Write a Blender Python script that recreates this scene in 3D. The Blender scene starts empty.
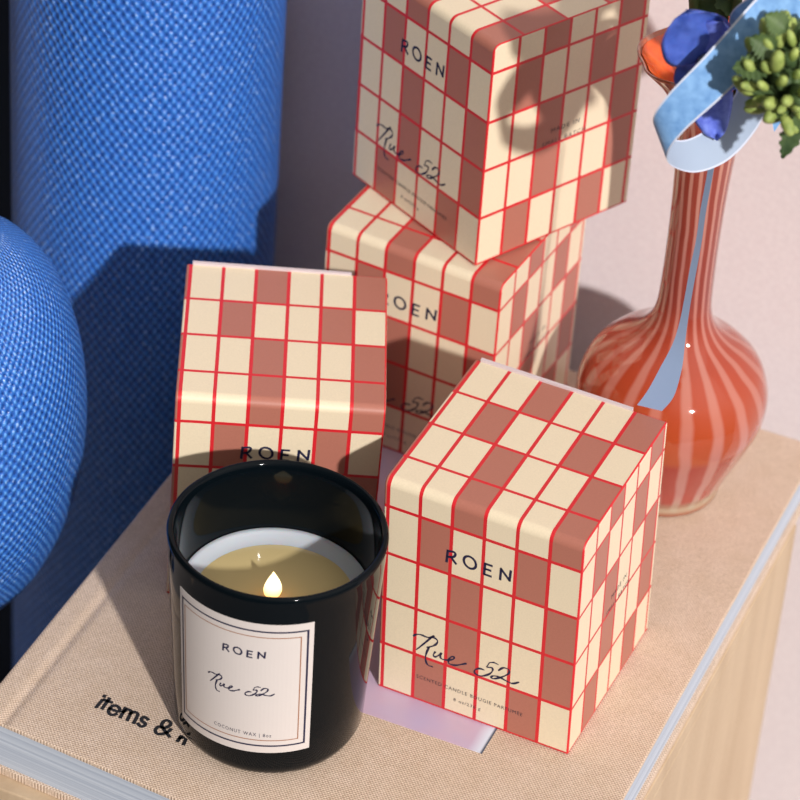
import bpy, bmesh, math, random
from mathutils import Vector, Matrix
from math import sin, cos, pi, radians

S = 0.09                        # one unit = one box width = 9 cm
C = bpy.context.scene.collection
scn = bpy.context.scene

# ------------------------------------------------------------------ camera
TH, RO, FPX, CH = 0.6518, 0.0786, 3312.5, 10.8178
Fw = Vector((0, cos(TH), -sin(TH)))
R0 = Vector((1, 0, 0)); U0 = R0.cross(Fw)
Rt = R0 * cos(RO) + U0 * sin(RO)
Up = -R0 * sin(RO) + U0 * cos(RO)
cd = bpy.data.cameras.new('camera'); cam = bpy.data.objects.new('camera', cd); C.objects.link(cam)
M = Matrix((Rt, Up, -Fw)).transposed().to_4x4(); M.translation = Vector((0, 0, CH)) * S
cam.matrix_world = M
cd.sensor_width = 36; cd.lens = FPX / 800 * 36
cd.clip_start = .02; cd.clip_end = 50
cd.dof.use_dof = True; cd.dof.focus_distance = 15.4 * S; cd.dof.aperture_fstop = 12
scn.camera = cam

# ------------------------------------------------------------------ light
w = bpy.data.worlds.new('world'); scn.world = w; w.use_nodes = True
nt = w.node_tree; nt.nodes.clear()
tc = nt.nodes.new('ShaderNodeTexCoord'); sx = nt.nodes.new('ShaderNodeSeparateXYZ')
nt.links.new(tc.outputs['Generated'], sx.inputs[0])
def mth(nt, op, a, b=None, c=None):
    n = nt.nodes.new('ShaderNodeMath'); n.operation = op
    for i, v in enumerate((a, b, c)):
        if v is None: continue
        if isinstance(v, (int, float)): n.inputs[i].default_value = v
        else: nt.links.new(v, n.inputs[i])
    return n.outputs[0]
# a dim room that brightens overhead and towards its window side (right)
g = mth(nt, 'MULTIPLY_ADD', sx.outputs[0], .66, mth(nt, 'MULTIPLY_ADD', sx.outputs[2], .90, mth(nt, 'MULTIPLY', sx.outputs[1], -.2)))
g = mth(nt, 'POWER', mth(nt, 'MAXIMUM', g, 0), 2.0)
g = mth(nt, 'MULTIPLY_ADD', g, 1.7, .13)
bg = nt.nodes.new('ShaderNodeBackground'); bg.inputs[0].default_value = (1.0, .93, .87, 1)
nt.links.new(mth(nt, 'MULTIPLY', g, .50), bg.inputs[1])
ow = nt.nodes.new('ShaderNodeOutputWorld'); nt.links.new(bg.outputs[0], ow.inputs[0])
sl = bpy.data.lights.new('sun', 'SUN'); so = bpy.data.objects.new('sun', sl); C.objects.link(so)
AZ, EL = radians(23.7), radians(30)
sd = Vector((-sin(AZ) * cos(EL), cos(AZ) * cos(EL), -sin(EL)))
so.rotation_euler = sd.to_track_quat('-Z', 'Y').to_euler(); so.location = (1, -2, 3)
sl.energy = 3.75; sl.angle = radians(1.7); sl.color = (1, .965, .92)
vs = scn.view_settings
vs.view_transform = 'Standard'; vs.look = 'None'; vs.gamma = 1; vs.use_curve_mapping = False; vs.exposure = 0.0

# ------------------------------------------------------------------ materials
def mat(name, col, rough=.5, **kw):
    m = bpy.data.materials.new(name); m.use_nodes = True
    b = m.node_tree.nodes['Principled BSDF']
    b.inputs['Base Color'].default_value = (*col, 1); b.inputs['Roughness'].default_value = rough
    for k, v in kw.items():
        b.inputs[k.replace('_', ' ')].default_value = v
    return m
def nodes(m): return m.node_tree, m.node_tree.nodes['Principled BSDF']
def noise(nt, vec, scale, detail=2, rough=.5):
    n = nt.nodes.new('ShaderNodeTexNoise'); n.inputs['Scale'].default_value = scale
    n.inputs['Detail'].default_value = detail; n.inputs['Roughness'].default_value = rough
    if vec is not None: nt.links.new(vec, n.inputs['Vector'])
    return n.outputs[0]
def ramp(nt, fac, stops):
    r = nt.nodes.new('ShaderNodeValToRGB'); e = r.color_ramp.elements
    while len(e) < len(stops): e.new(.5)
    for i, (p, c) in enumerate(stops): e[i].position = p; e[i].color = (*c, 1)
    nt.links.new(fac, r.inputs[0]); return r.outputs[0]
def mixc(nt, fac, a, b, mode='MIX'):
    n = nt.nodes.new('ShaderNodeMix'); n.data_type = 'RGBA'; n.blend_type = mode
    for i, v in ((0, fac), (6, a), (7, b)):
        if isinstance(v, (int, float)): n.inputs[i].default_value = v
        elif isinstance(v, tuple): n.inputs[i].default_value = (*v, 1)
        else: nt.links.new(v, n.inputs[i])
    return n.outputs[2]
def bump(nt, b, h, strength, dist):
    n = nt.nodes.new('ShaderNodeBump'); n.inputs['Strength'].default_value = strength
    n.inputs['Distance'].default_value = dist
    nt.links.new(h, n.inputs['Height']); nt.links.new(n.outputs[0], b.inputs['Normal'])
def uvsep(nt):
    u = nt.nodes.new('ShaderNodeUVMap'); s = nt.nodes.new('ShaderNodeSeparateXYZ')
    nt.links.new(u.outputs[0], s.inputs[0]); return u.outputs[0], s.outputs[0], s.outputs[1]
def objco(nt):
    return nt.nodes.new('ShaderNodeTexCoord').outputs['Object']

CREAM = (.79, .67, .49)
def make_check():
    m = mat('checked_card', CREAM, .42); nt, b = nodes(m)
    _, u, v = uvsep(nt)
    fu = mth(nt, 'FRACT', mth(nt, 'ADD', u, 300)); fv = mth(nt, 'FRACT', mth(nt, 'ADD', v, 300))
    du = mth(nt, 'MINIMUM', fu, mth(nt, 'SUBTRACT', 1, fu)); dv = mth(nt, 'MINIMUM', fv, mth(nt, 'SUBTRACT', 1, fv))
    ln = mth(nt, 'MAXIMUM', mth(nt, 'LESS_THAN', du, .055), mth(nt, 'LESS_THAN', dv, .031))
    cm = mth(nt, 'MODULO', mth(nt, 'FLOOR', mth(nt, 'ADD', u, 300)), 3)
    rm = mth(nt, 'MODULO', mth(nt, 'FLOOR', mth(nt, 'ADD', v, 300)), 3)
    tg = mth(nt, 'SUBTRACT', 2, mth(nt, 'LESS_THAN', rm, .5))
    br = mth(nt, 'COMPARE', cm, tg, .4)
    gn = noise(nt, objco(nt), 1500, 2)
    col = mixc(nt, br, CREAM, (.43, .16, .115))
    col = mixc(nt, ln, col, (.66, .017, .027))
    sh = ramp(nt, gn, [(.3, (.93, .93, .93)), (.7, (1, 1, 1))])
    nt.links.new(mixc(nt, 1.0, col, sh, 'MULTIPLY'), b.inputs['Base Color'])
    bump(nt, b, gn, .08, .0002)
    return m
M_check = make_check()
M_paper = mat('pale_paper', (.62, .52, .54), .6)
M_ink = mat('navy_ink', (.012, .012, .05), .5)
M_inkgrey = mat('thin_grey_ink', (.045, .03, .045), .6)
M_bronze = mat('bronze_ink', (.35, .16, .09), .4)
M_label = mat('label_paper', (.66, .60, .58), .5)
M_black = mat('title_print', (.012, .012, .014), .6)

def make_linen():
    m = mat('linen', (.7, .5, .38), .9); nt, b = nodes(m)
    co = objco(nt); s = nt.nodes.new('ShaderNodeSeparateXYZ'); nt.links.new(co, s.inputs[0])
    x = mth(nt, 'MULTIPLY', s.outputs[0], 2 * pi / (.017 * S)); y = mth(nt, 'MULTIPLY', s.outputs[1], 2 * pi / (.019 * S))
    wv = mth(nt, 'MULTIPLY', mth(nt, 'SINE', x), mth(nt, 'SINE', y))
    n1 = noise(nt, co, 90, 4, .6); n2 = noise(nt, co, 1400, 2)
    h = mth(nt, 'ADD', wv, mth(nt, 'MULTIPLY', n2, 1.6))
    f = mth(nt, 'MULTIPLY_ADD', wv, .30, mth(nt, 'MULTIPLY_ADD', n2, .7, .12))
    c1 = ramp(nt, f, [(.2, (.44, .315, .235)), (.75, (.82, .66, .54))])
    c2 = ramp(nt, n1, [(.3, (.93, .91, .87)), (.65, (1, 1, 1))])
    nt.links.new(mixc(nt, 1.0, c1, c2, 'MULTIPLY'), b.inputs['Base Color'])
    bump(nt, b, h, .5, .00025)
    return m
M_linen = make_linen()

def make_pages():
    m = mat('page_edges', (.6, .63, .70), .8); nt, b = nodes(m)
    co = objco(nt); mp = nt.nodes.new('ShaderNodeMapping'); mp.inputs['Scale'].default_value = (2, 2, 900)
    nt.links.new(co, mp.inputs[0])
    n = noise(nt, mp.outputs[0], 1.0, 3, .6)
    nt.links.new(ramp(nt, n, [(.3, (.34, .39, .49)), (.6, (.54, .59, .68))]), b.inputs['Base Color'])
    bump(nt, b, n, .4, .0004)
    return m
M_pages = make_pages()

def make_wood():
    m = mat('plywood', (.6, .43, .25), .6); nt, b = nodes(m)
    co = objco(nt); mp = nt.nodes.new('ShaderNodeMapping'); mp.inputs['Scale'].default_value = (40, 40, 5)
    nt.links.new(co, mp.inputs[0])
    n = noise(nt, mp.outputs[0], 1.2, 5, .6); n2 = noise(nt, co, 500, 2)
    k = mth(nt, 'MULTIPLY_ADD', n2, .3, n)
    nt.links.new(ramp(nt, k, [(.35, (.45, .32, .205)), (.85, (.58, .44, .30))]), b.inputs['Base Color'])
    bump(nt, b, n2, .1, .0003)
    return m
M_wood = make_wood()

def make_wall():
    m = mat('wall_paint', (.72, .64, .655), .9); nt, b = nodes(m)
    n = noise(nt, objco(nt), 350, 3)
    nt.links.new(ramp(nt, n, [(.3, (.71, .625, .645)), (.7, (.76, .68, .695))]), b.inputs['Base Color'])
    bump(nt, b, n, .15, .0005); return m
M_wall = make_wall()
M_floor = mat('floor_paint', (.25, .23, .23), .7)

def make_knit(name, nu, nv, bright):
    m = mat(name, (.03, .13, .55), .36); nt, b = nodes(m)
    uv, u, v = uvsep(nt)
    wob = noise(nt, objco(nt), 300, 2)
    a = mth(nt, 'COSINE', mth(nt, 'MULTIPLY_ADD', u, 2 * pi * nu, mth(nt, 'MULTIPLY', wob, 2.2))); c = mth(nt, 'COSINE', mth(nt, 'MULTIPLY_ADD', v, 2 * pi * nv, mth(nt, 'MULTIPLY', wob, 2.6)))
    h = mth(nt, 'MULTIPLY_ADD', mth(nt, 'MULTIPLY', a, c), .5, .5)      # staggered stitches
    n = noise(nt, objco(nt), 900, 2)
    col = ramp(nt, mth(nt, 'MULTIPLY_ADD', n, .35, mth(nt, 'MULTIPLY', h, .75)), [(.10, (.003, .018, .12)), (.34, (.016, .095, .43)), (.62, (.03, .15, .56)), (.95, bright)])  # crevices painted darker and stitch tops brighter, shading put into the colour
    gl = ramp(nt, mth(nt, 'MULTIPLY', noise(nt, objco(nt), 620, 1), mth(nt, 'MULTIPLY_ADD', h, .3, .75)), [(.60, (0, 0, 0)), (.66, (1, 1, 1))])
    col = mixc(nt, mth(nt, 'MULTIPLY', gl, .45), col, (.45, .62, .95))       # thread glints painted into the colour as pale specks
    nt.links.new(col, b.inputs['Base Color'])
    bump(nt, b, h, .8, .0012)
    return m
M_knit = make_knit('blue_knit', 92, 83, (.09, .31, .86))
M_knit2 = make_knit('blue_rib_knit', 92, 56, (.13, .38, .86))

def make_vase():
    m = mat('striped_glass', (.7, .12, .05), .06, Coat_Weight=.6, Coat_Roughness=.03, Transmission_Weight=.10, IOR=1.45)
    nt, b = nodes(m); uv, u, v = uvsep(nt)
    n = noise(nt, objco(nt), 28, 2)
    ph = mth(nt, 'MULTIPLY_ADD', v, .55, mth(nt, 'MULTIPLY', u, 19.0))
    ph = mth(nt, 'MULTIPLY_ADD', n, .5, ph)
    st = mth(nt, 'SINE', mth(nt, 'MULTIPLY', ph, 2 * pi))
    body = ramp(nt, mth(nt, 'MULTIPLY', v, .4), [(.010, (.34, .12, .07)), (.018, (.42, .32, .22)), (.05, (.42, .06, .045)), (.18, (.38, .035, .022)), (.20, (.44, .075, .02)), (.36, (.42, .055, .02)), (.5, (.27, .042, .03)), (.9, (.32, .055, .035)), (1., (.60, .14, .06))])
    pink = ramp(nt, mth(nt, 'MULTIPLY', v, .4), [(.010, (.34, .12, .07)), (.018, (.42, .34, .24)), (.03, (.50, .36, .28)), (.08, (.52, .23, .21)), (.3, (.52, .17, .12)), (.6, (.48, .19, .16)), (.95, (.62, .28, .2))])
    k = ramp(nt, mth(nt, 'MULTIPLY_ADD', st, .5, .5), [(.5, (0, 0, 0)), (.86, (1, 1, 1))])
    nt.links.new(mixc(nt, k, body, pink), b.inputs['Base Color'])
    return m
M_vase = make_vase()
def make_vase_in():
    m = mat('orange_glass_lining', (.75, .10, .02), .12, Coat_Weight=.4); nt, b = nodes(m)
    n = noise(nt, objco(nt), 120, 3)
    nt.links.new(ramp(nt, n, [(.3, (.72, .06, .012)), (.7, (.85, .17, .035))]), b.inputs['Base Color']); return m
M_vasein = make_vase_in()
M_jar = mat('black_glass', (.002, .004, .006), .06, IOR=1.42, Specular_IOR_Level=.17)
M_wax = mat('white_wax', (.46, .49, .55), .25, Subsurface_Weight=.4, Subsurface_Scale=.004)
M_pool = mat('melted_wax', (.68, .54, .27), .04, IOR=1.44)
M_wick = mat('burnt_wick', (.02, .015, .01), .9)
def make_flame():
    m = mat('flame', (1, .7, .3), .5); nt, b = nodes(m)
    _, u, v = uvsep(nt)
    nt.links.new(ramp(nt, v, [(0, (.9, .28, .05)), (.28, (1, .62, .22)), (.6, (1, .86, .55)), (1, (1, .74, .32))]), b.inputs['Emission Color'])
    b.inputs['Emission Strength'].default_value = 2.2
    return m
M_flame = make_flame()
def make_ribbon():
    m = mat('velvet_ribbon', (.17, .37, .72), .7, Sheen_Weight=.6, Sheen_Roughness=.35); nt, b = nodes(m)
    _, u, v = uvsep(nt)
    n = noise(nt, objco(nt), 260, 3)
    e = mth(nt, 'LESS_THAN', mth(nt, 'MINIMUM', u, mth(nt, 'SUBTRACT', 1, u)), .05)
    col = ramp(nt, n, [(.3, (.13, .30, .62)), (.7, (.24, .46, .80))])
    g = nt.nodes.new('ShaderNodeNewGeometry')
    col = mixc(nt, g.outputs['Backfacing'], col, (.36, .44, .58))     # satin reverse of the ribbon
    nt.links.new(mixc(nt, e, col, (.60, .64, .78)), b.inputs['Base Color'])
    bump(nt, b, noise(nt, objco(nt), 2500, 2), .3, .0003); return m
M_ribbon = make_ribbon()
M_ribbontail = mat('ribbon_tail_velvet', (.23, .32, .50), .7, Sheen_Weight=.4)
def vary(name, c1, c2, rough, sc=150, **kw):
    m = mat(name, c1, rough, **kw); nt, b = nodes(m)
    nt.links.new(ramp(nt, noise(nt, objco(nt), sc, 3), [(.3, c1), (.7, c2)]), b.inputs['Base Color']); return m
M_petal = vary('blue_petal', (.03, .075, .40), (.08, .15, .58), .6, 200, Subsurface_Weight=.1, Subsurface_Scale=.002)
M_petal2 = vary('violet_petal', (.08, .12, .58), (.17, .24, .74), .6, 300)
M_eye = vary('flower_eye', (.02, .025, .06), (.25, .28, .34), .6, 500)
M_leaf = vary('dark_leaf', (.035, .07, .025), (.10, .16, .05), .6, 120)
M_stem = vary('green_stem', (.03, .075, .02), (.10, .15, .035), .5, 90)
M_bud = vary('lime_bud', (.20, .28, .06), (.42, .50, .14), .6, 260)
def make_print():
    m = mat('cover_photograph', (.5, .38, .55), .35); nt, b = nodes(m)
    co = objco(nt); n = noise(nt, co, 22, 3); sp = nt.nodes.new('ShaderNodeSeparateXYZ'); nt.links.new(co, sp.inputs[0])
    base = ramp(nt, n, [(.25, (.38, .28, .44)), (.5, (.56, .41, .54)), (.75, (.48, .42, .64))])
    x = mth(nt, 'MULTIPLY_ADD', sp.outputs[0], 1 / .0070, -.0627 / .0070)      # the printed picture pales, then ends in a dark band
    pale = ramp(nt, x, [(.0, (0, 0, 0)), (.7, (1, 1, 1))]); dark = ramp(nt, x, [(.80, (0, 0, 0)), (.93, (1, 1, 1))])
    c_ = mixc(nt, pale, base, (.66, .70, .84)); nt.links.new(mixc(nt, dark, c_, (.05, .07, .12)), b.inputs['Base Color']); return m
M_print = make_print()

# ------------------------------------------------------------------ helpers
def tag(o, label=None, cat=None, group=None, kind=None):
    for k, v in (('label', label), ('category', cat), ('group', group), ('kind', kind)):
        if v: o[k] = v
    return o
def empty(name, loc, rz=0):
    o = bpy.data.objects.new(name, None); C.objects.link(o); o.empty_display_size = .02
    o.location = Vector(loc) * S; o.rotation_euler = (0, 0, rz); return o
def build(name, verts, faces, m, parent=None, smooth=False, uvs=None, fuv=None, weld=False):
    me = bpy.data.meshes.new(name)
    me.from_pydata([Vector(v) * S for v in verts], [], faces)
    mats = m if isinstance(m, (list, tuple)) else [m]
    for k in mats: me.materials.append(k)
    if uvs is not None or fuv is not None:
        l = me.uv_layers.new(name='UVMap')
        for p in me.polygons:
            for i, li in enumerate(p.loop_indices):
                l.data[li].uv = fuv[p.index][i] if fuv else uvs[me.loops[li].vertex_index]
    if smooth:
        for p in me.polygons: p.use_smooth = True
    me.update()
    o = bpy.data.objects.new(name, me); C.objects.link(o)
    if parent: o.parent = parent
    return o
def recalc(o):
    bm = bmesh.new(); bm.from_mesh(o.data); bmesh.ops.recalc_face_normals(bm, faces=bm.faces); bm.to_mesh(o.data); bm.free()
def slab(name, x0, x1, y0, y1, z0, z1, m, parent=None, bev=0):
    v = [(x, y, z) for z in (z0, z1) for y in (y0, y1) for x in (x0, x1)]
    f = [(0, 2, 3, 1), (4, 5, 7, 6), (0, 1, 5, 4), (2, 6, 7, 3), (0, 4, 6, 2), (1, 3, 7, 5)]
    o = build(name, v, f, m, parent)
    if bev:
        md = o.modifiers.new('bevel', 'BEVEL'); md.width = bev * S; md.segments = 2
    return o
def cr(pts, n=6):
    """Catmull-Rom through points of any dimension"""
    if len(pts) < 3: return [tuple(p) for p in pts]
    P = [pts[0]] + list(pts) + [pts[-1]]; out = []
    for i in range(1, len(P) - 2):
        for k in range(n):
            t = k / n
            out.append(tuple(.5 * (2 * b + (c - a) * t + (2 * a - 5 * b + 4 * c - d) * t * t + (-a + 3 * b - 3 * c + d) * t ** 3)
                       for a, b, c, d in zip(P[i - 1], P[i], P[i + 1], P[i + 2])))
    out.append(tuple(pts[-1])); return out
def strokes(name, lst, width, fn, m, parent, smooth=True, taper=.0, lift=0.0):
    """flat printed strokes: polylines in surface coordinates, mapped to 3-D by fn"""
    V, Fc = [], []
    for si, s in enumerate(lst):
        s = [tuple(q) for q in s]
        p = cr(s, 6) if smooth and len(s) > 4 else ([tuple(a) for a in s] if len(s) < 4 or not smooth else s)
        n = len(p); b0 = len(V)
        closed = math.dist(p[0], p[-1]) < 1e-6
        for i, q in enumerate(p):
            a = p[(i - 1) % (n - 1)] if closed and i in (0, n - 1) else p[max(i - 1, 0)]
            c = p[1] if closed and i == n - 1 else p[min(i + 1, n - 1)]
            if closed and i == 0: a = p[n - 2]
            t = Vector((c[0] - a[0], c[1] - a[1]))
            t = t.normalized() if t.length else Vector((1, 0))
            d1 = Vector((q[0] - a[0], q[1] - a[1])); d2 = Vector((c[0] - q[0], c[1] - q[1]))
            k = 1.0
            if d1.length and d2.length and not smooth:
                k = 1 / max(.5, math.sqrt(max(0.01, (1 + d1.normalized().dot(d2.normalized())) / 2)))
            nn = Vector((-t.y, t.x))
            wd = width * .5 * k
            if taper: wd *= 1 - taper + taper * (.5 + .5 * sin(i * .55 + si * 2)) if 0 < i < n - 1 else .45
            e = Vector((0, 0))
            if not closed and not taper: e = t * (-width * .4 if i == 0 else width * .4 if i == n - 1 else 0)
            V.append(fn(q[0] + nn.x * wd + e.x, q[1] + nn.y * wd + e.y)); V.append(fn(q[0] - nn.x * wd + e.x, q[1] - nn.y * wd + e.y))
        for i in range(n - 1):
            Fc.append((b0 + 2 * i + 1, b0 + 2 * i + 3, b0 + 2 * i + 2, b0 + 2 * i))
    return build(name, V, Fc, m, parent)
def font(name, text, x0, x1, base, height, fn, m, parent, space=1.15, slope=0.0):
    """printed line of small type between x0 and x1 on a surface"""
    cu = bpy.data.curves.new('tmp', 'FONT'); cu.body = text; cu.space_character = space; cu.resolution_u = 2
    ob = bpy.data.objects.new('tmp', cu); C.objects.link(ob)
    dg = bpy.context.evaluated_depsgraph_get(); dg.update()
    me = bpy.data.meshes.new_from_object(ob.evaluated_get(dg))
    bpy.data.objects.remove(ob)
    X = [v.co.x for v in me.vertices]; Y = [v.co.y for v in me.vertices]
    ax, bx = min(X), max(X); hy = .70
    V = []
    for v in me.vertices:
        fx = x0 + (v.co.x - ax) / (bx - ax) * (x1 - x0)
        V.append(fn(fx, base + v.co.y / hy * height + slope * (fx - x0)))
    Fc = [tuple(p.vertices) for p in me.polygons]
    bpy.data.meshes.remove(me); bpy.data.curves.remove(cu)
    return build(name, V, Fc, m, parent)
def lathe(name, prof, m, parent=None, seg=96, mod=None, smooth=True, cap=True):
    """surface of revolution, prof = [(r, z)...]"""
    V, Fc, UV = [], [], []
    n = len(prof); L = [0]
    for i in range(1, n): L.append(L[-1] + math.dist(prof[i], prof[i - 1]))
    for j in range(seg):
        a = 2 * pi * j / seg
        for i, (r, z) in enumerate(prof):
            p = (r * cos(a), r * sin(a), z)
            V.append(mod(p, a, r, z, i) if mod else p)
    for j in range(seg):
        k = (j + 1) % seg
        for i in range(n - 1):
            Fc.append((j * n + i, k * n + i, k * n + i + 1, j * n + i + 1))
            UV.append([(j / seg, prof[i][1]), ((j + 1) / seg, prof[i][1]), ((j + 1) / seg, prof[i + 1][1]), (j / seg, prof[i + 1][1])])
    o = build(name, V, Fc, m, parent, smooth=smooth, fuv=UV)
    bm = bmesh.new(); bm.from_mesh(o.data); bmesh.ops.remove_doubles(bm, verts=bm.verts, dist=1e-6)
    bmesh.ops.recalc_face_normals(bm, faces=bm.faces); bm.to_mesh(o.data); bm.free()
    return o
def tube(name, pts, rad, m, parent=None, seg=10, n=6):
    P = [Vector(q) for q in cr([tuple(q) for q in pts], n)]
    V, Fc = [], []
    up = Vector((.2, .1, 1)).normalized()
    for i, q in enumerate(P):
        t = (P[min(i + 1, len(P) - 1)] - P[max(i - 1, 0)]).normalized()
        a = t.cross(Vector((.31, .9, .2))).normalized(); b = t.cross(a)
        r = rad(i / (len(P) - 1)) if callable(rad) else rad
        for j in range(seg):
            an = 2 * pi * j / seg; V.append(q + a * r * cos(an) + b * r * sin(an))
    for i in range(len(P) - 1):
        for j in range(seg):
            k = (j + 1) % seg
            Fc.append((i * seg + j, i * seg + k, (i + 1) * seg + k, (i + 1) * seg + j))
    Fc.append(tuple(range(seg))[::-1]); Fc.append(tuple((len(P) - 1) * seg + j for j in range(seg)))
    o = build(name, V, Fc, m, parent, smooth=True); recalc(o); return o
def at(px, py, Y):
    """point of the place seen at (px, py) at world depth Y (units)"""
    d = Fw + Rt * ((px - 400) / FPX) - Up * ((py - 400) / FPX)
    return Vector((0, 0, CH)) + d * (Y / d.y)

ROEN = [
[(0.3334, 0.9832), (0.3296, 0.9155)] ,
[(0.3335, 0.9801), (0.3627, 0.9857), (0.3725, 0.9755), (0.3613, 0.9553), (0.3323, 0.9466)] ,
[(0.3508, 0.951), (0.3761, 0.922)] ,
[(0.4771, 0.9596), (0.477, 0.9464), (0.4722, 0.9349), (0.4635, 0.9268), (0.4522, 0.9232), (0.4401, 0.9249), (0.429, 0.9314), (0.4205, 0.9419), (0.4161, 0.9547), (0.4163, 0.9678), (0.4211, 0.9793), (0.4298, 0.9875), (0.4411, 0.991), (0.4532, 0.9893), (0.4643, 0.9828), (0.4727, 0.9723), (0.4771, 0.9596)] ,
[(0.5225, 0.9819), (0.5204, 0.9182)] ,
[(0.5225, 0.9819), (0.5557, 0.9814)] ,
[(0.5214, 0.9516), (0.5506, 0.9511)] ,
[(0.5204, 0.9182), (0.5536, 0.9177)] ,
[(0.6013, 0.92), (0.6032, 0.9837)] ,
[(0.6032, 0.9837), (0.6483, 0.9316)] ,
[(0.6483, 0.9316), (0.6518, 0.9895)] ,
]
RUE = [
[(0.1766, 0.3928), (0.1917, 0.4114), (0.2189, 0.4192), (0.2464, 0.4178), (0.2696, 0.4258), (0.2869, 0.4426)] ,
[(0.2822, 0.4443), (0.266, 0.4187), (0.2288, 0.3633), (0.1951, 0.3159)] ,
[(0.2504, 0.4158), (0.2851, 0.4296), (0.3036, 0.4179), (0.2967, 0.3943), (0.2756, 0.3721), (0.2489, 0.3531)] ,
[(0.2626, 0.3637), (0.248, 0.315), (0.2463, 0.2764), (0.2584, 0.2485), (0.286, 0.2472)] ,
[(0.2961, 0.3489), (0.2854, 0.3235), (0.2936, 0.3139), (0.3125, 0.3315), (0.3281, 0.3532)] ,
[(0.3289, 0.3536), (0.3214, 0.3259), (0.3328, 0.3157), (0.36, 0.3217), (0.3882, 0.3396), (0.3922, 0.3545), (0.3768, 0.3488), (0.3646, 0.3228), (0.3694, 0.3031), (0.3998, 0.3068), (0.4302, 0.3248), (0.4583, 0.3435)] ,
[(0.6206, 0.4052), (0.5972, 0.4092), (0.5768, 0.4003)] ,
[(0.5752, 0.4015), (0.56, 0.364)] ,
[(0.56, 0.364), (0.5875, 0.3721), (0.5915, 0.3551), (0.5743, 0.326), (0.5368, 0.2983), (0.5056, 0.2989), (0.5008, 0.3185), (0.5231, 0.3395), (0.5502, 0.3419)] ,
[(0.6203, 0.3676), (0.6443, 0.3967), (0.6728, 0.3969), (0.6727, 0.3715), (0.6434, 0.34), (0.6061, 0.3115), (0.5868, 0.3088), (0.5939, 0.3232), (0.6244, 0.3318), (0.6676, 0.3223), (0.6985, 0.3217), (0.7297, 0.3447)] ,
]
TITLE = [
[(-5.3711, 10.4401), (-5.3707, 10.4332)] ,
[(-5.367, 10.4078), (-5.3693, 10.351)] ,
[(-5.3421, 10.4326), (-5.3399, 10.3546)] ,
[(-5.3604, 10.4136), (-5.3205, 10.4143)] ,
[(-5.3077, 10.3713), (-5.2614, 10.3719), (-5.2683, 10.3942), (-5.2908, 10.4037), (-5.3066, 10.3908), (-5.3076, 10.362), (-5.297, 10.3416), (-5.2762, 10.3372), (-5.2626, 10.3525)] ,
[(-5.244, 10.4092), (-5.2356, 10.3407)] ,
[(-5.2398, 10.3796), (-5.2309, 10.4042), (-5.2126, 10.4043), (-5.2059, 10.3913), (-5.1975, 10.3395)] ,
[(-5.2054, 10.3857), (-5.1949, 10.4041), (-5.1762, 10.4021), (-5.1686, 10.3873), (-5.1614, 10.336)] ,
[(-5.1131, 10.388), (-5.1345, 10.3956), (-5.1424, 10.3798), (-5.1298, 10.363), (-5.1115, 10.3584), (-5.1093, 10.3386), (-5.125, 10.3304), (-5.1414, 10.3406)] ,
[(-4.9698, 10.3298), (-5.026, 10.3702), (-5.0413, 10.3972), (-5.0327, 10.4227), (-5.0096, 10.4195), (-5.0018, 10.3979), (-5.0188, 10.3716), (-5.0445, 10.3676), (-5.0499, 10.3438), (-5.0351, 10.3225), (-5.0118, 10.3265), (-4.9944, 10.3471), (-4.9858, 10.3771)] ,
[(-4.9216, 10.3582), (-4.9215, 10.3202)] ,
[(-4.9219, 10.343), (-4.907, 10.3543), (-4.893, 10.35), (-4.8864, 10.3131)] ,
]

# ------------------------------------------------------------------ the setting
PH = -0.3645                                    # direction of the crate, the book and the wall behind
def bw(a, b, z=0): return Vector((a * cos(PH) - b * sin(PH), a * sin(PH) + b * cos(PH), z))
def book_frame(name, z=0, a=0, b=0): return empty(name, bw(a, b, z), PH)
FLOOR = -4.6
wl = slab('wall_back', -16, 10, 14.45, 14.75, FLOOR, 9, M_wall); wl.rotation_euler = (0, 0, PH); tag(wl, kind='structure')
fl = slab('floor', -16, 10, 3, 14.45, FLOOR - .2, FLOOR, M_floor); fl.rotation_euler = (0, 0, PH); tag(fl, kind='structure')

# ------------------------------------------------------------------ plywood crate
CT = -.338
cr_ = book_frame('plywood_crate', FLOOR, -4.34, 11.7)
tag(cr_, 'pale plywood crate standing under the linen book', 'crate')
X0, X1, Y0, Y1 = -1.42, 1.45, -1.74, 1.97
hz = CT - FLOOR
slab('top_panel', X0, X1, Y0, Y1, hz - .12, hz, M_wood, cr_, .008)
slab('side_panel', X1 - .12, X1, Y0, Y1, 0, hz - .12, M_wood, cr_, .004)
slab('side_panel', X0, X0 + .12, Y0, Y1, 0, hz - .12, M_wood, cr_, .004)
slab('front_panel', X0 + .12, X1 - .12, Y0, Y0 + .12, 0, hz - .12, M_wood, cr_, .004)
slab('back_panel', X0 + .12, X1 - .12, Y1 - .12, Y1, 0, hz - .12, M_wood, cr_, .004)

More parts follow.
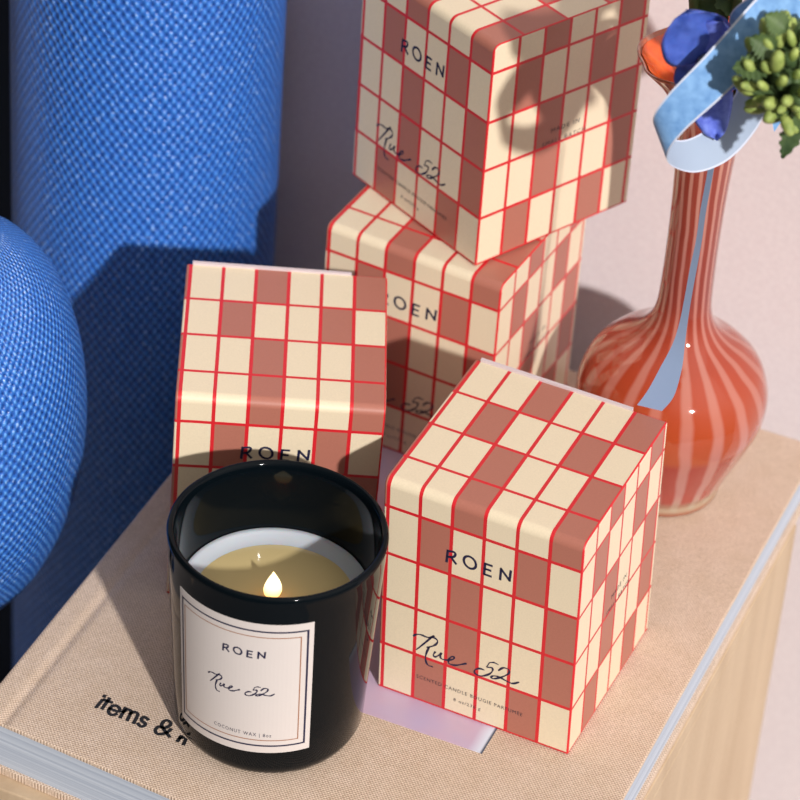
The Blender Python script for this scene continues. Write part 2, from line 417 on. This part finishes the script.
# ------------------------------------------------------------------ linen book
A0, A1, B0, B1 = -5.86, -2.90, 10.01, 13.94
bc = ((A0 + A1) / 2, (B0 + B1) / 2)
bk = book_frame('linen_book', CT, *bc)
tag(bk, 'large beige linen hardback lying flat under the candle and the boxes', 'book')
hw, hd = (A1 - A0) / 2, (B1 - B0) / 2
zt = -CT
def cover(name, ztop, th, flip=1):
    prof = []
    na = 60
    xs = sorted(set([-hw, -hw + .008, -hw + .02] + [-hw + .02 + .3 * i / 40 for i in range(41)] + [hw - .01, hw]))
    V, Fc = [], []
    nb = 2
    for y in (-hd, hd):
        for x in xs:
            s = x + hw
            z = ztop - .010 * math.exp(-((s - .15) / .028) ** 2) - (.007 * (1 - s / .02) ** 2 if s < .02 else 0)
            V.append((x, y, z))
    n = len(xs)
    for y in (-hd, hd):
        for x in xs: V.append((x, y, ztop - th))
    for i in range(n - 1):
        Fc += [(i, i + 1, n + i + 1, n + i), (2 * n + i, 3 * n + i, 3 * n + i + 1, 2 * n + i + 1),
               (i, 2 * n + i, 2 * n + i + 1, i + 1), (n + i, n + i + 1, 3 * n + i + 1, 3 * n + i)]
    Fc += [(0, n, 3 * n, 2 * n), (n - 1, 3 * n - 1, 4 * n - 1, 2 * n - 1)]
    o = build(name, V, Fc, M_linen, bk); recalc(o)
    md = o.modifiers.new('bevel', 'BEVEL'); md.width = .006 * S; md.segments = 2; md.limit_method = 'ANGLE'; md.angle_limit = radians(60)
    return o
parts0 = [cover('front_cover', zt, .026)]
parts0.append(slab('back_cover', -hw, hw, -hd, hd, 0, .045, M_linen, bk, .006))
parts0.append(slab('spine', -hw, -hw + .03, -hd, hd, .045, zt - .026, M_linen, bk, .004))
parts0.append(slab('page_block', -hw + .03, hw - .025, -hd + .018, hd - .025, .045, zt - .026, M_pages, bk))
for o in parts0:                      # the boards are not quite square at the front
    for v in o.data.vertices:
        if v.co.y < 0: v.co.y += (.050 - .078 * (v.co.x / S + hw)) * S
def bl(a, b): return (a - bc[0], b - bc[1], zt + .0012)
strokes('title_lettering', TITLE, .0185, bl, M_black, bk)
ip = slab('cover_picture', -5.02 - bc[0], -3.606 - bc[0], 10.905 - bc[1], 13.0 - bc[1], zt, zt + .0025, M_print, bk)

# ------------------------------------------------------------------ checked boxes
DP, HT, PITCH = 1.0307, 1.278, .279
def candle_box(corner, yaw, z, shear, label):
    cx = corner[0] + .5 * cos(yaw) - DP / 2 * sin(yaw); cy = corner[1] + .5 * sin(yaw) + DP / 2 * cos(yaw)
    t = empty('candle_box', (cx, cy, z), yaw)
    tag(t, label, 'box', 'checked candle boxes')
    tx, ty, su, sv = shear
    def m3(u, v, zz):
        k = zz / HT
        return (u + tx * k - .5, v + ty * k - DP / 2, zz + k * (su * (u - .5) + sv * (v / DP - .5)))
    bm = bmesh.new(); bmesh.ops.create_cube(bm, size=1)
    for v in bm.verts: v.co = Vector(((v.co.x + .5), (v.co.y + .5) * DP, (v.co.z + .5) * HT))
    e = [e for e in bm.edges if all(v.co.y < .01 and v.co.z > HT - .01 for v in e.verts)]
    bmesh.ops.bevel(bm, geom=e, offset=.045, segments=7, affect='EDGES', profile=.5)
    e = [e for e in bm.edges if e.is_manifold and e.calc_face_angle() > radians(45)]
    bmesh.ops.bevel(bm, geom=e, offset=.009, segments=3, affect='EDGES', profile=.5, clamp_overlap=True)
    uvl = bm.loops.layers.uv.new('UVMap')
    for f in bm.faces:
        n = f.normal
        f.smooth = True
        for l in f.loops:
            u, v, zz = l.vert.co
            if abs(n.x) > .72:
                V = (zz - .007) / PITCH
                U = 6 + v / (.965 * DP) * 6 if n.x > 0 else -v / (.965 * DP) * 6
            else:
                U = (u - .022) / .978 * 6
                if n.y > .7: V = (zz - .007) / PITCH
                elif zz > HT - .0095 and v > .04: V = 8 - (DP - v) / PITCH
                elif v < .0095 and zz < HT - .04: V = (zz - .007) / PITCH
                else: V = 4.5
            l[uvl].uv = (U, V)
    for v in bm.verts: v.co = Vector(m3(*v.co)) * S
    me = bpy.data.meshes.new('carton'); bm.to_mesh(me); bm.free(); me.materials.append(M_check)
    o = bpy.data.objects.new('carton', me); C.objects.link(o); o.parent = t
    md = o.modifiers.new('wn', 'WEIGHTED_NORMAL'); md.keep_sharp = False
    front = lambda u, zz: m3(u, -.0012, zz)
    side = lambda v, zz: m3(1.0012, v * DP, zz)
    strokes('brand_lettering', ROEN, .0125, front, M_ink, t)
    strokes('script_lettering', RUE, .0115, front, M_ink, t, taper=.45)
    font('small_print', 'SCENTED CANDLE BOUGIE PARFUM\u00c9E', .203, .757, .145, .021, front, M_inkgrey, t, 1.2, -.012)
    font('weight_print', '8 oz/236 g', .40, .541, .082, .019, front, M_inkgrey, t, 1.2, -.01)
    font('side_print', 'MADE IN', .42, .603, .637, .026, side, M_inkgrey, t, 1.3)
    font('side_print', 'SMALL BATCH', .369, .648, .570, .026, side, M_inkgrey, t, 1.3)
    # thin card edge of the tuck-in lid standing proud at the back
    V = []
    for u in (.03, .82):
        for v, dz in ((DP - .010, 0), (DP - .010, .017), (DP + .006, .019), (DP + .006, -.06)):
            V.append(m3(u, v, HT + dz * (.8 if u < .5 else .6)))
    build('tuck_flap', V, [(0, 1, 2, 3), (7, 6, 5, 4), (0, 4, 5, 1), (1, 5, 6, 2), (2, 6, 7, 3), (3, 7, 4, 0)], M_paper, t)
    return t
candle_box((.0005, 11.8904), -.3896, 0.0005, (-.0478, .0046, .0022, .0158), 'checked candle box nearest the front, right of the candle with its side showing')
candle_box((-1.0821, 12.4452), .0464, 0.0005, (.0195, -.0351, -.0206, .0388), 'checked candle box directly behind the candle, turned square to the front')
candle_box((-.4404, 13.9287), -.4392, 0.0005, (.0022 - .004, -.0038, -.0059, .0041), 'checked candle box at the back, under another box')
candle_box((-.3426, 14.3899), -.8403, HT + .0055, (-.0079, -.0020, .0079, -.0073), 'checked candle box balanced on top of another, highest of all')

# ------------------------------------------------------------------ candle
JX, JY, JR1, JR0, JH = -.508, 11.6284, .5074, .4455, 1.1592
cn = empty('lit_candle', (JX, JY, .003), 0)
tag(cn, 'lit candle in a glossy black glass jar with a cream label', 'candle')
def jr(z): return JR0 + (JR1 - JR0) * z / JH
prof = [(0, .02), (.30, .02), (.34, .0), (.375, 0), (.405, .006), (.425, .022), (.437, .045)]
prof += [(jr(z), z) for z in (.08, .3, .5, .7, .9, 1.05, 1.12)]
prof += [(JR1 + .001, 1.138), (JR1 - .003, 1.152), (JR1 - .012, JH), (JR1 - .024, 1.157), (JR1 - .034, 1.146), (JR1 - .038, 1.13)]
prof += [(jr(z) - .040, z) for z in (1.08, .9, .7, .5, .3, .16)] + [(.36, .11), (.30, .10), (0, .10)]
lathe('glass_jar', prof, M_jar, cn, 128)
wr = jr(.75) - .0405
lathe('wax', [(0, .10 + .001), (.33, .13), (.395, .2), (jr(.5) - .0405, .5), (wr + .0025, .775), (wr - .004, .79), (wr - .018, .778), (wr - .04, .763), (wr - .075, .750), (wr - .11, .7455), (0, .742)], M_wax, cn, 96)
def pmod(p, a, r, z, i): return (p[0] + .004, p[1] - .022, z)
lathe('melted_wax', [(0, .7435), (.385, .7435), (.392, .7475), (.384, .7505), (0, .7505)], M_pool, cn, 96, pmod)
tube('wick', [(-.012, -.035, .745), (-.013, -.036, .79), (-.018, -.038, .822)], .006, M_wick, cn, 8)
fp = [(0, .768), (.022, .775), (.038, .795), (.043, .815), (.040, .838), (.030, .866), (.017, .893), (.007, .912), (0, .925)]
V = lathe('flame', fp, M_flame, cn, 32, lambda p, a, r, z, i: (p[0] - .013 + .006 * sin((z - .77) * 16), p[1] - .036, z))
l = V.data.uv_layers[0]
for d in l.data: d.uv[1] = (d.uv[1] - .768) / .157
def jarmap(s, z, off=.0035):
    a = s / .475; r = jr(z) + off
    return (r * cos(a), r * sin(a), z)
def lab(s, t):          # label coordinates 0..1 -> angle*radius, z
    aT = -2.554 + s * (2.554 - 1.149); aB = -2.600 + s * (2.600 - 1.0854)
    zT = 1.001 + s * .007; zB = .165 + s * .023
    return ((aB + (aT - aB) * t) * .475, zB + (zT - zB) * t)
V, Fc = [], []
NS, NT = 36, 6
for k, off in enumerate((.0025, .0005)):
    for j in range(NT + 1):
        for i in range(NS + 1): V.append(jarmap(*lab(i / NS, j / NT), off))
N1 = (NS + 1) * (NT + 1)
for j in range(NT):
    for i in range(NS):
        q = j * (NS + 1) + i
        Fc.append((q, q + 1, q + NS + 2, q + NS + 1)); Fc.append((N1 + q, N1 + q + NS + 1, N1 + q + NS + 2, N1 + q + 1))
for j in range(NT):
    for q in (j * (NS + 1), j * (NS + 1) + NS): Fc.append((q, q + NS + 1, N1 + q + NS + 1, N1 + q))
for i in range(NS):
    for q in (i, NT * (NS + 1) + i): Fc.append((q, q + 1, N1 + q + 1, N1 + q))
lb = build('paper_label', V, Fc, M_label, cn, smooth=False); recalc(lb)
def rect(d, dr=None):
    dr = dr or d
    pts = []
    c4 = [(d, d * 1.6), (1 - dr, d * 1.6), (1 - dr, 1 - d * 1.6), (d, 1 - d * 1.6), (d, d * 1.6)]
    for (a, b), (c, e) in zip(c4, c4[1:]):
        nn = 24
        for i in range(nn): pts.append(lab(a + (c - a) * i / nn, b + (e - b) * i / nn))
    pts.append(pts[0]); return [pts]
jm = lambda s, z: jarmap(s, z)
strokes('navy_border', rect(.035, .040), .0095, jm, M_ink, lb, smooth=False)
strokes('bronze_border', rect(.062, .085), .0052, jm, M_bronze, lb, smooth=False)
def remap(lst, u0, u1, z0, a0, a1, zz, slope=0):
    k = (a1 - a0) / (u1 - u0)
    return [[(a0 + (u - u0) * k, zz + (z - z0) * k * 1.0 + slope * (u - u0)) for u, z in s] for s in lst]
strokes('brand_lettering', remap(ROEN, .333, .651, .918, -1.988 * .475, -1.587 * .475, .790), .0085, jm, M_ink, lb)
strokes('script_lettering', remap(RUE, .1766, .7297, .3928, -2.159 * .475, -1.478 * .475, .600), .0088, jm, M_ink, lb, taper=.4)
font('small_print', 'COCONUT WAX | 8oz', -2.09 * .475, -1.488 * .475, .286, .022, jm, M_ink, lb, 1.25)

# ------------------------------------------------------------------ vase
VX, VY = 1.392, 13.65
vz = empty('glass_vase', (VX, VY, 0), 0)
tag(vz, 'orange and pink striped glass vase with a round belly and long narrow neck', 'vase')
op = [(0, .012), (.22, .012), (.25, 0), (.290, 0), (.305, .010), (.310, .03), (.302, .055), (.316, .085), (.336, .12), (.366, .2), (.409, .3), (.456, .42), (.482, .50), (.4925, .58), (.488, .66), (.460, .75), (.418, .82), (.335, .90), (.262, .95), (.205, 1.00), (.165, 1.06), (.143, 1.13), (.134, 1.22), (.130, 1.45), (.131, 1.65), (.136, 1.85), (.143, 2.0), (.152, 2.13), (.172, 2.24), (.205, 2.33), (.248, 2.42), (.300, 2.49), (.350, 2.545), (.392, 2.59)]
op = [(max(0, x[0]), x[1]) for x in cr(op, 3)]
ip_ = [(r - .018, z) for r, z in op if z > .06 and r > .08][::-1]
def vmod(p, a, r, z, i):
    k = min(1, max(0, (z - 2.2) / .38)) ** 2
    rr = 1 + .06 * k * sin(5 * a + 1.0)
    return (p[0] * rr, p[1] * rr, z + .05 * k * cos(2 * (a + 2.0)))
lathe('vase_body', op + [(.392, 2.602), (.382, 2.599)] + [(r, z) for r, z in ip_ if z > 2.3], M_vase, vz, 128, vmod)
lathe('vase_lining', [(r - .006, z) for r, z in ip_] + [(0, .08)], M_vasein, vz, 96, vmod)

# ------------------------------------------------------------------ blue knit upholstery
bo = lathe('knit_bolster', [(0, 0), (.60, 0), (.72, .03), (.762, .12)] + [(.7335 + .029 * max(0, 1 - i / 11) ** .5, .12 + 7.4 * i / 20) for i in range(1, 21)] + [(.70, 7.62), (.6, 7.68), (0, 7.7)], M_knit, None, 96)
bo.location = Vector((-1.5001, 15.2214, FLOOR)) * S
for d in bo.data.uv_layers[0].data: d.uv[1] *= .5 / 3.0
tag(bo, 'tall upright blue knit bolster against the wall behind the boxes', 'bolster')
def ell(name, ctr, ax, lean, m):
    V, Fc, UV = [], [], []
    nu, nv = 96, 64
    def sp(c, e): return math.copysign(abs(c) ** e, c)
    for j in range(nv + 1):
        ph = -pi / 2 + pi * j / nv
        for i in range(nu):
            th = 2 * pi * i / nu
            cz = cos(ph)
            x = ax[0] * sp(cz, .9) * cos(th); y = ax[1] * sp(cz, .9) * sin(th); z = ax[2] * sp(sin(ph), 1.0)
            V.append((x + lean[0] * z, y + lean[1] * z, z))
    for j in range(nv):
        for i in range(nu):
            k = (i + 1) % nu
            Fc.append((j * nu + i, j * nu + k, (j + 1) * nu + k, (j + 1) * nu + i))
            UV.append([(i / nu, j / nv), ((i + 1) / nu, j / nv), ((i + 1) / nu, (j + 1) / nv), (i / nu, (j + 1) / nv)])
    o = build(name, V, Fc, m, None, True, fuv=UV)
    bm = bmesh.new(); bm.from_mesh(o.data); bmesh.ops.remove_doubles(bm, verts=bm.verts, dist=1e-6); bmesh.ops.recalc_face_normals(bm, faces=bm.faces); bm.to_mesh(o.data); bm.free()
    o.location = ctr * S; return o
cu = ell('knit_cushion', at(-50, 423, 13.1), (.685, .74, 1.22), (.05, -.02), M_knit2)
tag(cu, 'rounded blue ribbed knit cushion cut off at the left edge', 'cushion')

pn = slab('dark_panel', -9.8, -7.42, 14.28, 14.445, FLOOR, 3.2, mat('dark_navy', (.006, .012, .028), .9), None, .03); pn.rotation_euler = (0, 0, PH)  # plain dark panel, added to fill the unidentified dark strip left of the bolster
tag(pn, 'very dark navy panel added behind the left side of the tall bolster', 'panel')

# ------------------------------------------------------------------ ribbon round the vase neck
rb = empty('velvet_ribbon', at(775, 10, 12.6), 0)
tag(rb, 'light blue velvet ribbon looped in front of the vase mouth with one long tail', 'ribbon')
ro = at(775, 10, 12.6)
def strip(name, left, right, m, parent, org, th=.004, n=6, thick=True):
    """ribbon between two 3-D edge curves"""
    Lp = [Vector(q) for q in cr([tuple(q) for q in left], n)]; Rp = [Vector(q) for q in cr([tuple(q) for q in right], n)]
    V, Fc, UV = [], [], []
    NW = 6
    N = len(Lp)
    for i in range(N):
        for j in range(NW + 1): V.append(Rp[i].lerp(Lp[i], j / NW) - org)
    for i in range(N - 1):
        for j in range(NW):
            q = i * (NW + 1) + j
            Fc.append((q, q + 1, q + NW + 2, q + NW + 1))
            UV.append([(j / NW, i / N), ((j + 1) / NW, i / N), ((j + 1) / NW, (i + 1) / N), (j / NW, (i + 1) / N)])
    return build(name, V, Fc, m, parent, True, fuv=UV)
def band(name, ctr, wvec, m, parent, org, n=6):
    L_, R_ = [], []
    for (px, py, Y, k) in ctr:
        c = at(px, py, Y); L_.append(c - wvec * k); R_.append(c + wvec * k)
    return strip(name, L_, R_, m, parent, org, n=n)
px = Fw * 0 + Rt * (1 / 206.0); py = -Up * (1 / 206.0)
W = px * 7 + py * 17 + Fw * .03
band('ribbon_loop', [(802, -14, 12.40, 1.3), (760, 28, 12.33, 1.22), (714, 76, 12.20, 1.08), (676, 113, 12.16, .98), (660, 137, 12.18, .95), (668, 151, 12.26, .85), (692, 156, 12.36, .85), (722, 141, 12.44, .98), (748, 108, 12.50, 1.15), (764, 74, 12.52, 1.15), (786, 30, 12.48, 1.1)], W, M_ribbon, rb, ro, n=10)
W2 = px * 9 + py * 10 + Fw * .04
band('ribbon_loop', [(795, -6, 12.58, 1.0), (765, 6, 12.56, 1.0), (742, 20, 12.56, .9), (738, 34, 12.60, .9), (752, 42, 12.62, 1), (786, 26, 12.58, 1)], W2, M_ribbon, rb, ro)
tl = [(710, 716, 158, 12.62), (705, 711, 185, 12.62), (700, 706, 212, 12.62), (696, 702, 240, 12.62), (690, 697, 268, 12.62), (685, 692, 295, 12.62), (680, 688, 320, 12.62), (673, 685, 343, 12.62), (660, 682, 368, 12.62), (648, 674, 390, 12.62), (637, 662, 405, 12.62)]
strip('ribbon_tail', [at(b_, y + (6 if i > 8 else 0), Y - .02) for i, (a_, b_, y, Y) in enumerate(tl)], [at(a_, y, Y) for a_, b_, y, Y in tl], M_ribbontail, rb, ro)
strip('ribbon_tail', [at(762, 80, 12.75), at(766, 95, 12.72), at(774, 132, 12.70)], [at(800, 75, 12.75), at(797, 96, 12.72), at(775, 131, 12.70)], M_ribbon, rb, ro)

# ------------------------------------------------------------------ flowers
def petal(name, base, tip, wid, nrm, cup, m, parent, org, ruf=.0, seed=0, blunt=.55):
    rnd = random.Random(seed); base = Vector(base); tip = Vector(tip)
    ax = tip - base; L_ = ax.length; ax.normalize(); nrm = Vector(nrm); nrm = (nrm - ax * nrm.dot(ax)).normalized(); sd_ = ax.cross(nrm)
    V, Fc = [], []; NU, NV = 12, 14
    p1, p2 = rnd.uniform(0, 6), rnd.uniform(0, 6)
    for s in (1, -1):
        for i in range(NV + 1):
            t = i / NV
            wd = wid * .5 * (sin(pi * min(1, t ** .75)) ** blunt if 0 < t < 1 else 0) + wid * .03 * (1 - t)
            for j in range(NU + 1):
                q = j / NU * 2 - 1
                h = cup * (q * q * wid * .5 + (t - .4) ** 2 * L_ * .7) + ruf * sin(q * 5 + p1 + t * 4) * t + ruf * .6 * sin(t * 11 + p2) * abs(q)
                V.append(base + ax * (L_ * t) + sd_ * (wd * q) + nrm * (h + s * .003 * (1 if 0 < i < NV and 0 < j < NU else 0)) - org)
    N = (NU + 1) * (NV + 1)
    for i in range(NV):
        for j in range(NU):
            q = i * (NU + 1) + j
            Fc.append((q, q + 1, q + NU + 2, q + NU + 1)); Fc.append((N + q, N + q + NU + 1, N + q + NU + 2, N + q + 1))
    o = build(name, V, Fc, m, parent, True)
    bm = bmesh.new(); bm.from_mesh(o.data); bmesh.ops.remove_doubles(bm, verts=bm.verts, dist=1e-6); bmesh.ops.recalc_face_normals(bm, faces=bm.faces); bm.to_mesh(o.data); bm.free()
    return o
def blobs(name, items, m, parent, org, seg=8, lg=1.5):
    V, Fc = [], []
    for (c, r, d) in items:
        c = Vector(c) - org; d = Vector(d).normalized(); a = d.cross(Vector((.3, .5, .8))).normalized(); b = d.cross(a); b0 = len(V)
        nr = 6
        for i in range(nr + 1):
            ph = -pi / 2 + pi * i / nr
            for j in range(seg):
                th = 2 * pi * j / seg
                V.append(c + d * (r * lg * sin(ph)) + (a * cos(th) + b * sin(th)) * (r * cos(ph)))
        for i in range(nr):
            for j in range(seg):
                k = (j + 1) % seg; Fc.append((b0 + i * seg + j, b0 + i * seg + k, b0 + (i + 1) * seg + k, b0 + (i + 1) * seg + j))
    o = build(name, V, Fc, m, parent, True)
    bm = bmesh.new(); bm.from_mesh(o.data); bmesh.ops.remove_doubles(bm, verts=bm.verts, dist=1e-6); bm.to_mesh(o.data); bm.free()
    return o
neck = Vector((VX, VY, 2.0))
toC = -Fw

def blue_flower(ctr, label, pet, eye_r=.035):
    t = empty('blue_flower', ctr); tag(t, label, 'flower', 'blue flowers in the vase')
    for i, (tp, wd, cup, ruf, bl_) in enumerate(pet):
        petal('petal', ctr + (tp - ctr) * .05, tp, wd, toC + Vector((.1 * (i % 3 - 1), 0, .15 * (i % 2))), cup, M_petal if i % 2 == 0 else M_petal2, t, ctr, ruf, i, bl_)
    bs = [(ctr + toC * .03 + Rt * (cos(a) * .022) + Up * (sin(a) * .022), .012, toC) for a in [k * 2 * pi / 7 for k in range(7)]]
    blobs('flower_eye', bs, M_eye, t, ctr)
    return t
c1 = at(704, 62, 12.40)
f1 = blue_flower(c1, 'deep blue flower with broad petals, left side of the vase mouth', [
    (at(686, 9, 12.34), .31, .10, .012, .42), (at(724, 20, 12.36), .20, .1, .012, .45), (at(680, 88, 12.44), .15, .1, .01, .5),
    (at(716, 138, 12.42), .20, .05, .012, .5), (at(742, 84, 12.44), .16, .1, .012, .5)])
tube('flower_stem', [Vector((VX - .03, VY - .05, 1.9)) - c1, Vector((VX - .03, VY - .08, 2.5)) - c1, Vector((VX - .10, VY - .35, 3.0)) - c1, Vector((VX - .14, VY - .85, 3.18)) - c1, Vector((.0, .05, .02))], .016, M_stem, f1)
c2 = at(752, 92, 13.32)
f2 = blue_flower(c2, 'small blue flower half hidden behind the ribbon, right of the vase neck', [
    (at(766, 78, 13.3), .12, .1, .01, .5), (at(753, 118, 13.3), .13, .1, .01, .5), (at(736, 96, 13.3), .13, .1, .01, .5), (at(770, 102, 13.3), .11, .1, .01, .5), (at(745, 66, 13.32), .12, .1, .01, .5)])
tube('flower_stem', [Vector((VX + .05, VY, 1.7)) - c2, Vector((VX + .10, VY - .05, 2.35)) - c2, Vector((VX + .18, VY - .20, 2.62)) - c2, Vector((0, .02, 0))], .015, M_stem, f2)
c3 = at(774, -2, 13.3)
f3 = blue_flower(c3, 'dark blue flower at the top edge above the ribbon knot', [
    (at(757, 6, 13.3), .16, .1, .01, .5), (at(775, 20, 13.3), .16, .1, .01, .5), (at(793, 12, 13.3), .14, .1, .01, .5), (at(785, -26, 13.3), .16, .1, .01, .5), (at(760, -22, 13.3), .16, .1, .01, .5)])
tube('flower_stem', [Vector((VX + .02, VY + .04, 1.7)) - c3, Vector((VX + .10, VY, 2.4)) - c3, Vector((VX + .2, VY - .12, 2.75)) - c3, Vector((0, .03, 0))], .018, M_stem, f3)

def leaf_mesh(name, base, tip, wid, nrm, m, parent, org, teeth=7, droop=.0):
    base = Vector(base); tip = Vector(tip); ax = tip - base; L_ = ax.length; ax.normalize()
    nrm = Vector(nrm); nrm = (nrm - ax * nrm.dot(ax)).normalized(); sd_ = ax.cross(nrm); V, Fc = [], []; NV, NU = 28, 6
    for s in (1, -1):
        for i in range(NV + 1):
            t = i / NV
            wd = wid * .5 * sin(pi * min(1, t ** .8)) ** .8 * (1 + .22 * (1 if (t * teeth) % 1 < .5 else -1) * .6) if 0 < t < 1 else .002
            for j in range(NU + 1):
                q = j / NU * 2 - 1
                V.append(base + ax * L_ * t + sd_ * wd * q + nrm * (abs(q) * wid * .18 - .25 * wid * t * t + s * .0025) + Vector((0, 0, -droop * t * t)) - org)
    N = (NU + 1) * (NV + 1)
    for i in range(NV):
        for j in range(NU):
            q = i * (NU + 1) + j; Fc.append((q, q + 1, q + NU + 2, q + NU + 1)); Fc.append((N + q, N + q + NU + 1, N + q + NU + 2, N + q + 1))
    o = build(name, V, Fc, m, parent, True); recalc(o); return o

def green_head(ctr, rad, label, seed, leaves, nb=80, grp=None):
    rnd = random.Random(seed); t = empty('green_flower', ctr); tag(t, label, 'flower', grp)
    items = []
    for i in range(nb):
        th = pi * (1 + 5 ** .5) * i; zz = 1 - 2 * (i + .5) / nb; rr = math.sqrt(1 - zz * zz)
        d = Vector((rr * cos(th), rr * sin(th), zz))
        items.append((ctr + d * rad * rnd.uniform(.72, 1.0), rad * rnd.uniform(.09, .15), d + Vector((rnd.uniform(-.5, .5), rnd.uniform(-.5, .5), .6))))
    blobs('bud_cluster', items, M_bud, t, ctr, lg=2.1)
    inner = []
    for i in range(60):
        d = Vector((rnd.gauss(0, 1), rnd.gauss(0, 1), rnd.gauss(0, 1))).normalized()
        inner.append((ctr + d * rad * rnd.uniform(.2, .8), rad * rnd.uniform(.12, .2), d))
    blobs('inner_foliage', inner, M_leaf, t, ctr)
    for k, (b, tp, wd) in enumerate(leaves): leaf_mesh('leaf', b, tp, wd, toC + Vector((rnd.uniform(-.4, .4), 0, rnd.uniform(-.2, .5))), M_leaf, t, ctr)
    return t
gc = at(794, 74, 12.05)
gh = green_head(gc, .225, 'lime green budded flower head with dark leaves at the right edge', 3, [
    (at(772, 66, 11.99), at(732, 68, 11.99), .12), (at(775, 50, 11.99), at(750, 38, 11.97), .11), (at(785, 30, 11.99), at(766, 14, 11.99), .11),
    (at(775, 88, 11.99), at(757, 108, 11.99), .13), (at(804, 96, 11.99), at(783, 160, 11.97), .12), (at(800, 50, 11.99), at(845, 30, 11.99), .12),
    (at(768, 78, 12.03), at(742, 80, 11.99), .09), (at(810, 100, 11.99), at(850, 120, 11.99), .13), (at(782, 100, 11.95), at(768, 112, 11.95), .1)])
tube('flower_stem', [Vector((VX + .08, VY - .06, 1.7)) - gc, Vector((VX + .12, VY - .12, 2.4)) - gc, Vector((VX + .24, VY - .45, 2.80)) - gc, Vector((.02, .3, .08)), Vector((0, 0, 0))], .02, M_stem, gh)
gc2 = at(822, -20, 12.80)
gh2 = green_head(gc2, .20, 'second lime green flower head, higher up at the top right corner', 5, [
    (at(795, -4, 12.75), at(780, 22, 12.75), .10), (at(800, -40, 12.75), at(760, -70, 12.75), .12), (at(830, -40, 12.75), at(880, -70, 12.75), .14)])
tube('flower_stem', [Vector((VX + .09, VY + .02, 1.7)) - gc2, Vector((VX + .16, VY - .06, 2.4)) - gc2, Vector((VX + .36, VY - .45, 3.0)) - gc2, Vector((0, 0, 0))], .02, M_stem, gh2)

# leafy stems rising out of the vase mouth
rs = random.Random(8)
for i, (sx_, sy_, ex, ey, EY, lb_) in enumerate([
        (-.075, .02, 690, -60, 13.45, 'dark green leafy stem nearest the orange inside of the vase mouth'),
        (-.015, .075, 716, -70, 13.55, 'dark green leafy stem in the middle of the top edge, over the vase mouth'),
        (.055, .03, 744, -60, 13.40, 'dark green leafy stem just left of the ribbon at the top edge')]):
    b = Vector((VX + sx_, VY + sy_, 1.7)); e = at(ex, ey, EY)
    t = empty('leafy_stem', b); tag(t, lb_, 'stem', 'leafy stems in the vase')
    top = Vector((b.x, b.y, 2.35)); m1 = top.lerp(e, .5) + Vector((0, -.02, .04))
    tube('stalk', [b - b, top - b, m1 - b, e - b], .026, M_stem, t)
    for k in range(5):
        q = top.lerp(e, .22 + .17 * k); s_ = 1 if (k + i) % 2 or i == 0 else -1
        leaf_mesh('leaf', q, q + Vector((.13 * s_ + .01, -.06, .22)), .12, toC + Vector((.3 * s_, 0, .2)), M_leaf, t, b, teeth=3)
